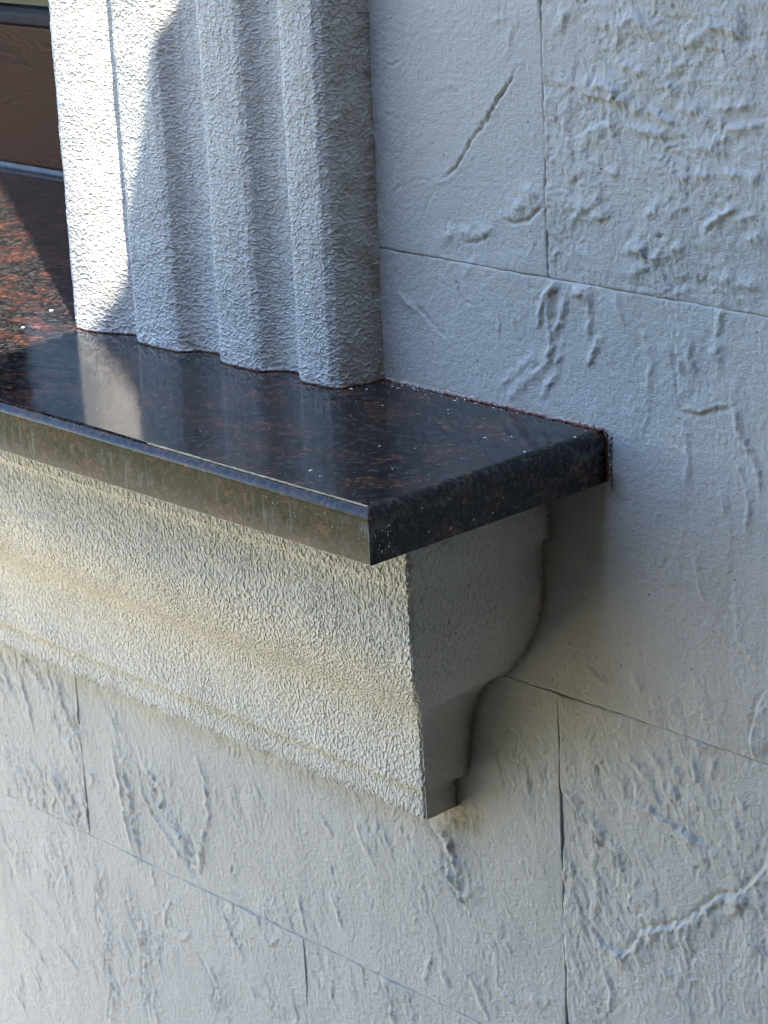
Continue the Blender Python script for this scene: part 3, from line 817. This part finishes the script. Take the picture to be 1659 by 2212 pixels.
def mould_grid(u, front):
    """u: distance from the mitre (negative along the front run, positive along the return)"""
    U = u[:, None]; V = arc[None, :]; Zp = pz_[None, :]
    amp = band(Zp) * (0.45 if front else 1.0)
    coarse = sstep(0.25, 0.0, np.abs(U)) if front else 1.0
    T1 = stipple(U + 0 * V, V + 0 * U, 51, 0.0027, 0.0037, 0.45)
    T2 = stipple(U + 0 * V, V + 0 * U, 61, 0.0041, 0.0057, 0.45)
    mixf = sstep(-0.2, 0.3, fbm((U + 0 * V) * 14, (V + 0 * U) * 14, 2, 5) + (coarse - 0.55) + 0.5 * sstep(0.10, 0.0, V))
    T = T1 * (1 - mixf) + T2 * mixf * 1.15
    if not front:
        sm = sstep(-0.1, 0.4, fbm((U + 0 * V) * 16 + 4, (V + 0 * U) * 16, 3, 77) + 0.25 * sstep(0.20, 0.05, V))
        T3 = stipple(U + 0 * V, V + 0 * U, 71, 0.0070, 0.0065, 0.3)
        T = (0.45 * T + 0.9 * T3) * (0.6 + 0.4 * sm)
    D = amp * (T - 0.35) + 0.0005 * fbm((U + 0 * V) * 22, (V + 0 * U) * 22, 2, 15)
    D = D * sstep(-0.0005, 0.004, np.abs(U)) + 0.0005 * fbm((U + 0 * V) * 200, (V + 0 * U) * 200, 2, 19) * (1 - sstep(0, 0.004, np.abs(U)))
    NX = nx_[None, :] + 0 * U; NZ = nz_[None, :] + 0 * U
    if front:
        G = 0.5 * sstep(0.2, 0.0, np.abs(U)) * sstep(0.16, 0.02, V)
        Xb = px[None, :] + U; Yb = -(MK + px[None, :]) + 0 * U
        blend = sstep(-0.004, 0.0, U) * NX
        P = np.stack([Xb + D * blend, Yb - D * NX, Zp + D * NZ + 0 * U], -1)
    else:
        G = 0.8 + 0 * (U + V)
        Xb = px[None, :] + 0 * U
        full = MK + px[None, :]
        t = U / u[-1]
        Yb = -full + t * (full + 0.006)
        blend = sstep(0.004, 0.0, U) * NX
        P = np.stack([Xb + D * NX, Yb - D * blend, Zp + D * NZ + 0 * U], -1)
    # soften the mitre arris
    k = (0.0012 + 0.0013 * np.clip(fbm(V * 130, V * 0 + 2, 3, 33), -0.6, 1)) * sstep(0.003, 0.0, np.abs(U))
    P[..., 0] -= k * NX; P[..., 1] += k * NX
    S = np.zeros(P.shape)
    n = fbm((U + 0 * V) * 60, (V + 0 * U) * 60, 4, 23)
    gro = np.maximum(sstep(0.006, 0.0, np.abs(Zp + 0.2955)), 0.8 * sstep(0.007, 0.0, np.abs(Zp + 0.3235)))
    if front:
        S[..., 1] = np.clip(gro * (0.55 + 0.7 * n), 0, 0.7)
        S[..., 1] = np.maximum(S[..., 1], np.clip((sstep(-0.15, -0.05, Zp)) * (0.06 + 0.12 * n), 0, 0.2))  # faint yellow-brown tint, stronger towards the top of the moulding
    else:
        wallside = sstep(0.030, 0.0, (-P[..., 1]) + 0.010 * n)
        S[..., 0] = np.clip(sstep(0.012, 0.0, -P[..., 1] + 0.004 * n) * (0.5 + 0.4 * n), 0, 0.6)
    UV = np.stack([U + 0 * V, V + 0 * U, G + 0 * (U + V)], -1)
    return P, S, UV


uf = -axis_fine(0.0, 2.35, 0.0, 0.64, 0.00082, 0.03)
uf[0] = 0.0
ur = np.linspace(0, 0.13, 140)
ZC = [('top_fillet', -0.03, -0.0885), ('ovolo', -0.0885, -0.2008), ('cove', -0.2008, -0.2945), ('bottom_fillet', -0.2945, -0.40)]
PF, SF, UF = mould_grid(uf, True)
PR, SR, UR = mould_grid(ur, False)
Pm = np.concatenate([PF[::-1], PR[1:]], 0)
UVm = np.concatenate([UF[::-1], UR[1:]], 0)
Sm = np.concatenate([SF[::-1], SR[1:]], 0)
ks = [0] + [int(np.argmin(np.abs(pz_ - z))) for z in (-0.0885, -0.2008, -0.2945)] + [len(pz_) - 1]
for (nm, _, _), a, b in zip(ZC, ks[:-1], ks[1:]):
    grid_obj(nm, Pm[:, a:b + 1], M_MOULD, mould, Sm[:, a:b + 1], flip=True, suv=UVm[:, a:b + 1])
# underside of the bottom fillet
xb_, yb_ = MP[-1, 0], -(MK + MP[-1, 0])
FOOT = 1
mesh_obj('underside', [(-2.5, yb_ + 0.0005, -0.3238), (xb_ - 0.0005, yb_ + 0.0005, -0.3238), (xb_ - 0.0005, 0.006, -0.3238), (-2.5, 0.006, -0.3238)], [(0, 3, 2, 1)], M_MOULD, mould)

# ------------------------------------------------------------------ fluted window casing
CP = np.array([(-0.5445, 0.330), (-0.5445, 0.10), (-0.5445, 0.02), (-0.5448, -0.020), (-0.5440, -0.031), (-0.5405, -0.038), (-0.532, -0.0428), (-0.520, -0.0440), (-0.507, -0.0432),
               (-0.496, -0.0400), (-0.484, -0.0352), (-0.472, -0.0318), (-0.4605, -0.0300), (-0.4585, -0.0302), (-0.4575, -0.0385), (-0.4550, -0.0422), (-0.4500, -0.0440),
               (-0.4250, -0.0448), (-0.4080, -0.0442), (-0.4010, -0.0425), (-0.3972, -0.0385), (-0.3930, -0.0350), (-0.3850, -0.0322), (-0.3740, -0.0305), (-0.3585, -0.0300),
               (-0.3555, -0.0303), (-0.3545, -0.0390), (-0.3520, -0.0424), (-0.3470, -0.0438), (-0.3280, -0.0445), (-0.3100, -0.0438), (-0.3040, -0.0418), (-0.3000, -0.0380),
               (-0.2950, -0.0345), (-0.2870, -0.0320), (-0.2780, -0.0307), (-0.2680, -0.0303), (-0.2655, -0.0306), (-0.2645, -0.0390), (-0.2620, -0.0422), (-0.2570, -0.0434),
               (-0.2400, -0.0436), (-0.2280, -0.0425), (-0.2215, -0.0385), (-0.2180, -0.0320), (-0.2162, -0.0220), (-0.2150, -0.0100), (-0.2140, 0.0060)])
casing = empty('window_casing', 'white stippled fluted window surround standing on the granite sill, half in sunlight', 'window surround', (-0.38, 0.0, 0.0))
for q in CP[3:-6]:
    if q[1] > -0.0375:
        q[1] += 0.0030 * min(1.0, (q[1] + 0.0375) / 0.006)
cs0 = resample(CP[3:], 0.00078)
cs = np.concatenate([CP[:3], cs0[:-0 or None]], 0)
for _ in range(2):
    cs[4:-1] = 0.2 * cs[3:-2] + 0.6 * cs[4:-1] + 0.2 * cs[5:]
tx, ty = np.gradient(cs[:, 0]), np.gradient(cs[:, 1])
ll = np.hypot(tx, ty)
cnx, cny = ty / ll, -tx / ll
carc = np.concatenate([[0], np.cumsum(np.hypot(np.diff(cs[:, 0]), np.diff(cs[:, 1])))])
zs = axis_fine(-0.002, 1.75, -0.002, 0.31, 0.00075, 0.03)
A, Zg = np.meshgrid(carc, zs, indexing='ij')
X0 = cs[:, 0][:, None] + 0 * Zg
T1 = stipple(A, Zg, 91, 0.0026, 0.0024)
T2 = stipple(A, Zg, 97, 0.0050, 0.0024)
T3 = stipple(A, Zg, 103, 0.0075, 0.0048)
hollow = sstep(-0.041, -0.033, cs[:, 1])[:, None] * (X0 < -0.225)
base_ = sstep(0.035, 0.0, Zg + 0.012 * fbm(A * 30, Zg * 30, 2, 8))
ret = sstep(-0.2235, -0.2185, X0)
T = T1 * (1 - 0.75 * hollow) + T2 * 0.75 * hollow
T = T * (1 - base_) + T3 * 1.15 * base_
T4 = stipple(A, Zg, 109, 0.0060, 0.0095, 0.2)
T = T * (1 - ret) + T4 * ret * 0.75
amp = 0.00075
groove = np.zeros(X0.shape[0])
for g in (-0.4583, -0.3553, -0.2653):
    groove = np.maximum(groove, sstep(0.0035, 0.0005, np.abs(cs[:, 0] - g)))
Dz = amp * (T - 0.35) * (1 - 0.8 * groove[:, None]) + 0.0006 * fbm(A * 25, Zg * 25, 3, 12)
Dz += 0.0010 * sstep(0.012, 0.0, Zg) * fbm(A * 90, Zg * 60, 2, 44)
jamb = sstep(0.0, -0.015, cs[:, 1])
jamb = np.where(cs[:, 0] < -0.54, jamb, 1.0)[:, None]
Dz = Dz * (0.3 + 0.7 * jamb)
Pc = np.stack([X0 + Dz * cnx[:, None], cs[:, 1][:, None] + Dz * cny[:, None], Zg], -1)
wob = 0.0016 * fbm(carc * 70, carc * 0, 3, 66) + 0.0006
Pc[..., 2] += np.clip(wob[:, None], 0, 0.004) * sstep(0.01, 0.0, Zg)
UVc = np.stack([A, Zg, np.maximum(0.7 * base_, 0.8 * ret)], -1)
Sc = np.zeros(Pc.shape)
n = fbm(A * 45, Zg * 45, 4, 28)
Sc[..., 1] = np.clip(ret * (0.28 + 0.35 * n) + sstep(0.03, 0.0, Zg) * ret * 0.55, 0, 0.55)
Sc[..., 2] = np.clip(ret * sstep(-0.2155, -0.2140, X0) * (0.1 + 0.6 * n), 0, 0.3)
cuts = [0] + [int(np.argmin(np.abs(cs[:, 0] - g) + (cs[:, 1] > -0.02) * 9)) for g in (-0.4583, -0.3553, -0.2653)] + [len(cs) - 1]
for a, b in zip(cuts[:-1], cuts[1:]):
    grid_obj('fluted_band', Pc[a:b + 1], M_CAST, casing, Sc[a:b + 1], flip=False, suv=UVc[a:b + 1])

# ------------------------------------------------------------------ granite sill
sill = empty('granite_sill', 'polished dark red-brown granite window sill slab under the fluted casing', 'window sill', (-0.4, -0.1, -0.0365))
T_, DP = 0.0365, 0.2180
def slab():
    # section along y (front edge rounded on top, small chamfer below), swept in x and rounded at the right end
    r, c2 = 0.0075, 0.0012
    sec = []                                       # (inset from the outer face, z)
    for i in range(9):
        a = math.pi / 2 * i / 8
        sec.append((r - r * math.sin(a), -r + r * math.cos(a)))
    sec += [(0.0, -T_ + c2), (c2 * 0.4, -T_ + c2 * 0.35), (c2, -T_)]
    sec = [(sec[0][0] + 0.0, 0.0)] + sec[1:]
    V = []; F = []
    XL, YB = -2.6, 0.395
    for ins, z in sec:                             # ring path: left-front, corner, right-back
        V += [(XL, -DP + ins, z), (-ins - 0.0006, -DP + ins, z), (-ins, -DP + ins + 0.0006, z), (-ins, 0.02, z)]
    for i in range(len(sec) - 1):
        for j in range(3):
            a = i * 4 + j
            F.append((a, a + 4, a + 5, a + 1))
    n0 = len(V)
    V += [(XL, YB, 0.0), (-0.215, YB, 0.0), (-0.215, 0.02, 0.0)]
    F.append((0, 1, 2, 3, n0 + 2, n0 + 1, n0))
    nb = (len(sec) - 1) * 4
    n1 = len(V)
    V += [(XL, YB, -T_), (-0.215, YB, -T_), (-0.215, 0.02, -T_)]
    F.append((nb + 3, nb + 2, nb + 1, nb, n1, n1 + 1, n1 + 2))
    o = mesh_obj('slab', V, F, M_GRAN, sill)
    for p in o.data.polygons:
        p.use_smooth = len(p.vertices) == 4
    md = o.modifiers.new('wn', 'WEIGHTED_NORMAL'); md.keep_sharp = True
    return o
slab()

M_GLUE = plain('tan_edge_chip', (0.42, 0.33, 0.20), 0.5, 200, 0.4)
M_BEAD = plain('rust_and_white_filler', (0.50, 0.42, 0.36), 0.85, 300, 0.5, bump=0.001)
M_RED = plain('red_brown_filler', (0.26, 0.09, 0.055), 0.85, 400, 0.5, bump=0.001)
M_WHT = plain('white_paint_drop', (0.75, 0.76, 0.74), 0.5, 100, 0.08)


def tube_along(name, pts, rad, mat, parent, seed=0, rough=0.5, ns=7, freq=250.0):
    pts = [Vector(p) for p in pts]
    rr = random.Random(seed)
    V = []; F = []
    s = 0
    for i, p in enumerate(pts):
        d = (pts[min(i + 1, len(pts) - 1)] - pts[max(i - 1, 0)]).normalized()
        a = d.orthogonal().normalized(); b = d.cross(a)
        if i:
            s += (p - pts[i - 1]).length
        for j in range(ns):
            t = 2 * math.pi * j / ns
            k = rad * (1 + rough * float(fbm(s * freq + 3 * math.cos(t), 3 * math.sin(t) + seed, 2, seed)))
            if i in (0, len(pts) - 1):
                k *= 0.2
            V.append(p + (a * math.cos(t) + b * math.sin(t)) * max(k, rad * 0.15))
    for i in range(len(pts) - 1):
        for j in range(ns):
            F.append((i * ns + j, i * ns + (j + 1) % ns, (i + 1) * ns + (j + 1) % ns, (i + 1) * ns + j))
    return mesh_obj(name, V, F, mat, parent, smooth=True)


# tan chipped line on the front arris, near the corner
tube_along('edge_trim', [(-0.225 + 0.218 * i / 60, -DP + 0.0062 - 0.0006, -0.0004) for i in range(61)] + [(-0.0062, -DP + 0.0035, -0.0022), (-0.0062, -DP + 0.0008, -0.0060)], 0.0009, M_GLUE, sill, 4, 0.35)
# filler between slab and wall
N = 260
tube_along('filler_bead', [(-0.214 + 0.213 * i / N, -0.0012, 0.0006) for i in range(N)], 0.0016, M_BEAD, sill, 5, 1.0)
tube_along('filler_bead', [(-0.150 + 0.150 * i / 200, -0.0030, 0.0003) for i in range(200)] +
           [(0.0012, -0.0016, -0.002 - 0.034 * i / 60) for i in range(60)], 0.0006, M_RED, sill, 8, 1.6)
tube_along('filler_bead', [(0.0040 + 0.0008 * math.sin(i), -0.0012, -0.003 - 0.036 * i / 60) for i in range(60)], 0.0010, M_BEAD, sill, 11, 1.2)
# white paint drops spattered on the slab: one joined part
def drops():
    rr = random.Random(12)
    V = []; F = []
    def blob(c, rx_, ry_, h, ax):
        n0 = len(V); ns = 9
        c = Vector(c)
        e1, e2, nn = ax
        V.append(c + nn * h)
        for ring, (k, hh) in enumerate(((0.6, 0.75), (1.0, 0.0))):
            for j in range(ns):
                t = 2 * math.pi * j / ns
                q = k * (1 + 0.15 * rr.uniform(-1, 1))
                V.append(c + e1 * (math.cos(t) * rx_ * q) + e2 * (math.sin(t) * ry_ * q) + nn * (h * hh - (0.0001 if hh == 0 else 0)))
        for j in range(ns):
            F.append((n0, n0 + 1 + j, n0 + 1 + (j + 1) % ns))
            F.append((n0 + 1 + j, n0 + 1 + ns + j, n0 + 1 + ns + (j + 1) % ns, n0 + 1 + (j + 1) % ns))
    top = (Vector((1, 0, 0)), Vector((0, 1, 0)), Vector((0, 0, 1)))
    for x, y, s in DROPS:
        a = rr.uniform(0, math.pi)
        e1 = Vector((math.cos(a), math.sin(a), 0))
        blob((x, y, 0), 0.0011 * s, 0.0010 * s * rr.uniform(0.6, 1), 0.0005 * s, (e1, Vector((-e1.y, e1.x, 0)), top[2]))
    for _ in range(46):
        x = rr.uniform(-0.34, -0.005); y = rr.uniform(-0.21, -0.01)
        if x < -0.21 and y > -0.05:
            continue
        s = rr.uniform(0.2, 0.5)
        blob((x, y, 0), 0.0011 * s, 0.0009 * s, 0.0004 * s, top)
    for _ in range(30):                            # along the wall joint
        x = rr.uniform(-0.21, -0.01); y = -rr.uniform(0.003, 0.013)
        s = rr.uniform(0.3, 0.8)
        blob((x, y, 0), 0.0016 * s, 0.0009 * s, 0.0004 * s, top)
    side = (Vector((0, 1, 0)), Vector((0, 0, 1)), Vector((1, 0, 0)))
    for _ in range(26):
        blob((0, rr.uniform(-0.215, -0.195) if rr.random() < .6 else rr.uniform(-0.19, -0.10), -rr.uniform(0.009, 0.033)), 0.0007 * rr.uniform(.4, 1), 0.0009 * rr.uniform(.4, 1.2), 0.0003, side)
    fr = (Vector((1, 0, 0)), Vector((0, 0, 1)), Vector((0, -1, 0)))
    for _ in range(22):
        blob((rr.uniform(-0.12, -0.003), -DP, -rr.uniform(0.009, 0.02)), 0.0004, 0.0005 * rr.uniform(.5, 1.3), 0.0003, fr)
    o = mesh_obj('paint_splatter', V, F, M_WHT, sill, smooth=True)
    o['kind'] = 'stuff'
DROPS = [(-0.0895, -0.1850, 1.5), (-0.052, -0.063, 1.2), (-0.040, -0.050, 0.9), (-0.009, -0.070, 1.2), (-0.006, -0.025, 1.0), (-0.094, -0.120, 0.9),
         (-0.075, -0.190, 0.9), (-0.050, -0.150, 0.7), (-0.165, -0.050, 0.8), (-0.120, -0.030, 0.8), (-0.215, -0.034, 1.4), (-0.205, -0.028, 1.0), (-0.60, -0.02, 1.8), (-0.57, -0.07, 1.4)]
drops()

# rusty, gappy joint under the foot of the casing
M_RUST = plain('rust_stained_joint', (0.10, 0.05, 0.028), 0.8, 150, 0.7)
fp = [(float(Pc[i, 2, 0]) + 0.0004 * cnx[i], float(Pc[i, 2, 1]) + 0.0004 * cny[i], 0.0004) for i in range(6, len(cs) - 2, 2)]
tube_along('foot_joint', fp, 0.0008, M_RUST, casing, 21, 0.9)

# ------------------------------------------------------------------ wooden window set back in the opening
M_WOOD = NT('dark_varnished_wood')
k = M_WOOD
tc = k.n('ShaderNodeTexCoord'); mp = k.n('ShaderNodeMapping'); mp.inputs['Scale'].default_value = (1.0, 2, 5.0)
k.l(tc.outputs['Object'], mp.inputs[0])
dis = k.n('ShaderNodeTexNoise', i_Scale=3.0, i_Detail=3.0); k.l(mp.outputs[0], dis.inputs['Vector'])
sc = k.n('ShaderNodeVectorMath', operation='SCALE'); sc.inputs['Scale'].default_value = 0.5; k.l(dis.outputs['Color'], sc.inputs[0])
ad = k.n('ShaderNodeVectorMath', operation='ADD'); k.l(mp.outputs[0], ad.inputs[0]); k.l(sc.outputs[0], ad.inputs[1])
wv = k.n('ShaderNodeTexWave', wave_type='BANDS', bands_direction='Z', i_Scale=22.0, i_Distortion=3.0, i_Detail=3.0)
k.l(ad.outputs[0], wv.inputs['Vector'])
k.l(k.mix(wv.outputs['Fac'], (0.040, 0.013, 0.004), (0.12, 0.042, 0.014)), k.b.inputs['Base Color'])
k.b.inputs['Roughness'].default_value = 0.5
k.b.inputs['Specular IOR Level'].default_value = 0.2
M_WOOD = k.m
M_STRIP = plain('sky_grey_rail_ledge', (0.05, 0.042, 0.04), 0.7, 60, 0.2, spec=0.3)  # grey sky reflection on the ledge put into its base colour
M_SEAL = plain('grey_sealant', (0.15, 0.165, 0.18), 0.7, 120, 0.2, bump=0.0008)
window = empty('wooden_window', 'dark varnished wooden window frame set back behind the fluted surround', 'window', (-1.3, 0.40, 0.0))
YW = 0.365
box('bottom_rail', (-2.05, -0.545, YW, YW + 0.06, 0.006, 0.158), M_WOOD, window, 0.002)
box('rail_ledge', (-2.05, -0.545, YW + 0.001, YW + 0.055, 0.1585, 0.172), M_STRIP, window, 0.003)
box('top_rail', (-2.05, -0.545, YW, YW + 0.06, 1.18, 1.289), M_WOOD, window, 0.002)
box('stile', (-2.15, -2.0505, YW, YW + 0.06, 0.006, 1.289), M_WOOD, window, 0.002)
box('stile', (-0.5445, -0.46, YW, YW + 0.06, 0.006, 1.289), M_WOOD, window, 0.002)
box('stile', (-1.36, -1.29, YW + 0.003, YW + 0.058, 0.1765, 1.1795), M_WOOD, window, 0.002)
kg = NT('window_glass')
kg.b.inputs['Base Color'].default_value = (0.85, 0.9, 0.88, 1)
kg.b.inputs['Transmission Weight'].default_value = 1.0
kg.b.inputs['Roughness'].default_value = 0.0
kg.b.inputs['IOR'].default_value = 1.45
box('glass_pane', (-2.05, -1.36, YW + 0.030, YW + 0.034, 0.1765, 1.1795), kg.m, window)
box('glass_pane', (-1.29, -0.5455, YW + 0.030, YW + 0.034, 0.1765, 1.1795), kg.m, window)
tube_along('sealant_bead', [(-2.05 + 1.50 * i / 120, YW - 0.001, 0.0020) for i in range(121)], 0.0040, M_SEAL, window, 3, 0.15, 8, 30)
# room behind the glass
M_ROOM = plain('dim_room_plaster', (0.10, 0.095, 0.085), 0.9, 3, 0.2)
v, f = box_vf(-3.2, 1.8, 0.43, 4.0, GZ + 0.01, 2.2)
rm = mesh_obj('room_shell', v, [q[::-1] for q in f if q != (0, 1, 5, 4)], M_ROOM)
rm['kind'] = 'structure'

# ------------------------------------------------------------------ porch roof that shades the wall, added dark wing wall, garden, added hedge
M_SOFF = plain('brown_soffit_boards', (0.10, 0.075, 0.055), 0.7, 8, 0.3, stretch=(1, 12, 1))
M_TILE = plain('weathered_roof_tile', (0.20, 0.12, 0.09), 0.85, 12, 0.3)
M_WING = plain('added_dark_wing', (0.05, 0.04, 0.033), 0.8, 15, 0.3)
porch = empty('porch_roof', 'dark flat porch roof reaching out over the right end of the sill', 'porch roof', (1.2, -0.9, 1.5))
HC = 1.5
edge = EDGE
def canopy():
    V = []; F = []
    pts = [(x, y) for x, y in [(x + 0.047, y - 0.027) for x, y in edge]]
    pts[0] = (pts[0][0], 0.0)
    n = len(pts)
    for z in (HC, HC + 0.10):
        for x, y in pts:
            V.append((x, y, z))
        for x, y in pts:
            V.append((1.315, y, z))
    for i in range(n - 1):
        F.append((i, i + 1, n + i + 1, n + i))
        b = 2 * n
        F.append((b + i, b + n + i, b + n + i + 1, b + i + 1))
        F.append((i, b + i, b + i + 1, i + 1))
    F.append((0, n, 3 * n, 2 * n)); F.append((n - 1, 3 * n - 1, 4 * n - 1, 2 * n - 1))
    mesh_obj('soffit_slab', V, F, M_SOFF, porch)
canopy()  # unseen roof inferred from its shadow; depth stretched to darken the right
box('fascia', (edge[-1][0] + 0.02, 1.315, edge[-1][1] - 0.03, edge[-1][1] - 0.001, HC - 0.04, HC + 0.13), M_SOFF, porch, 0.003)
wing = empty('added_wing_wall', 'unseen dark side wall added to block light right of the window', 'wall', (1.43, -1.2, GZ))  # unseen wall added to keep light off from the right
box('added_wing_panel', (1.32, 1.55, -4.2, -0.012, GZ + 0.002, HC + 0.6), M_WING, wing, 0.004)

# garden hedge and trees beyond the lawn (seen mirrored in the polished granite)
M_LEAF = plain('leaf_green', (0.055, 0.085, 0.025), 0.6, 4, 0.4)
M_HEDGE = plain('added_hedge_dark', (0.022, 0.032, 0.014), 0.7, 4, 0.4)
M_BARK = plain('bark_brown', (0.10, 0.075, 0.05), 0.9, 20, 0.3)
rl = np.random.RandomState(5)
def leaf_cloud(name, parent, centres, radii, n, size):
    V = []; F = []
    for k_ in range(n):
        c = rl.randint(len(centres))
        d = rl.normal(size=3); d /= np.linalg.norm(d)
        p = np.array(centres[c]) + d * np.array(radii[c]) * (0.55 + 0.45 * rl.rand())
        a = rl.normal(size=3); a /= np.linalg.norm(a)
        b = np.cross(a, rl.normal(size=3)); b /= np.linalg.norm(b)
        s = size * (0.6 + 0.8 * rl.rand())
        i = len(V)
        V += [tuple(p - a * s), tuple(p + b * s * 0.45), tuple(p + a * s), tuple(p - b * s * 0.45)]
        F.append((i, i + 1, i + 2, i + 3))
    return mesh_obj(name, V, F, M_LEAF, parent)
def tree(x, y, h, r, label):
    t = empty('garden_tree', label, 'tree', (x, y, GZ))
    t['group'] = 'trees at the far side of the lawn'
    V = []; F = []
    for i in range(5):
        zz = GZ + h * 0.7 * i / 4; rr_ = 0.16 * (1 - 0.16 * i)
        for j in range(8):
            a = 2 * math.pi * j / 8
            V.append((x + math.cos(a) * rr_ + 0.1 * math.sin(i), y + math.sin(a) * rr_, zz))
    for i in range(4):
        for j in range(8):
            F.append((i * 8 + j, i * 8 + (j + 1) % 8, (i + 1) * 8 + (j + 1) % 8, (i + 1) * 8 + j))
    mesh_obj('trunk', V, F, M_BARK, t, True)
    cs_ = [(x + rl.uniform(-.6, .6) * r, y + rl.uniform(-.6, .6) * r, GZ + h * rl.uniform(0.5, 0.95)) for _ in range(7)]
    leaf_cloud('crown', t, cs_, [(r * .6, r * .6, h * .2)] * 7, 2600, 0.16)
tree(-9.0, -11.0, 4.6, 1.9, 'round leafy garden tree left of the taller one across the lawn')
tree(-5.0, -14.0, 5.6, 2.2, 'tall leafy garden tree in the middle across the lawn')
tree(3.5, -12.0, 5.2, 2.4, 'broad leafy garden tree to the right across the lawn')
hd = empty('garden_hedge', 'long dense green hedge along the far side of the lawn', 'hedge', (-4, -16, GZ))
leaf_cloud('foliage', hd, [(-14 + i * 1.3, -16 + 0.3 * math.sin(i), GZ + 0.8) for i in range(19)], [(1.0, .6, .9)] * 19, 9000, 0.16)

hp = empty('added_front_hedge', 'tall dark unseen hedge added in front of the porch to block light', 'hedge', (0.4, -4.8, GZ))  # unseen hedge added and sized to keep front light off the wall
box('added_hedge_core', (-3.3, 3.6, -5.9, -5.3, GZ + 0.002, 3.6), M_HEDGE, hp, 0.1)
leaf_cloud('foliage', hp, [(-3.2 + i * 0.4, -5.6, -1.0 + 0.5 * j) for i in range(17) for j in range(10)], [(.42, .45, .42)] * 170, 9000, 0.06)
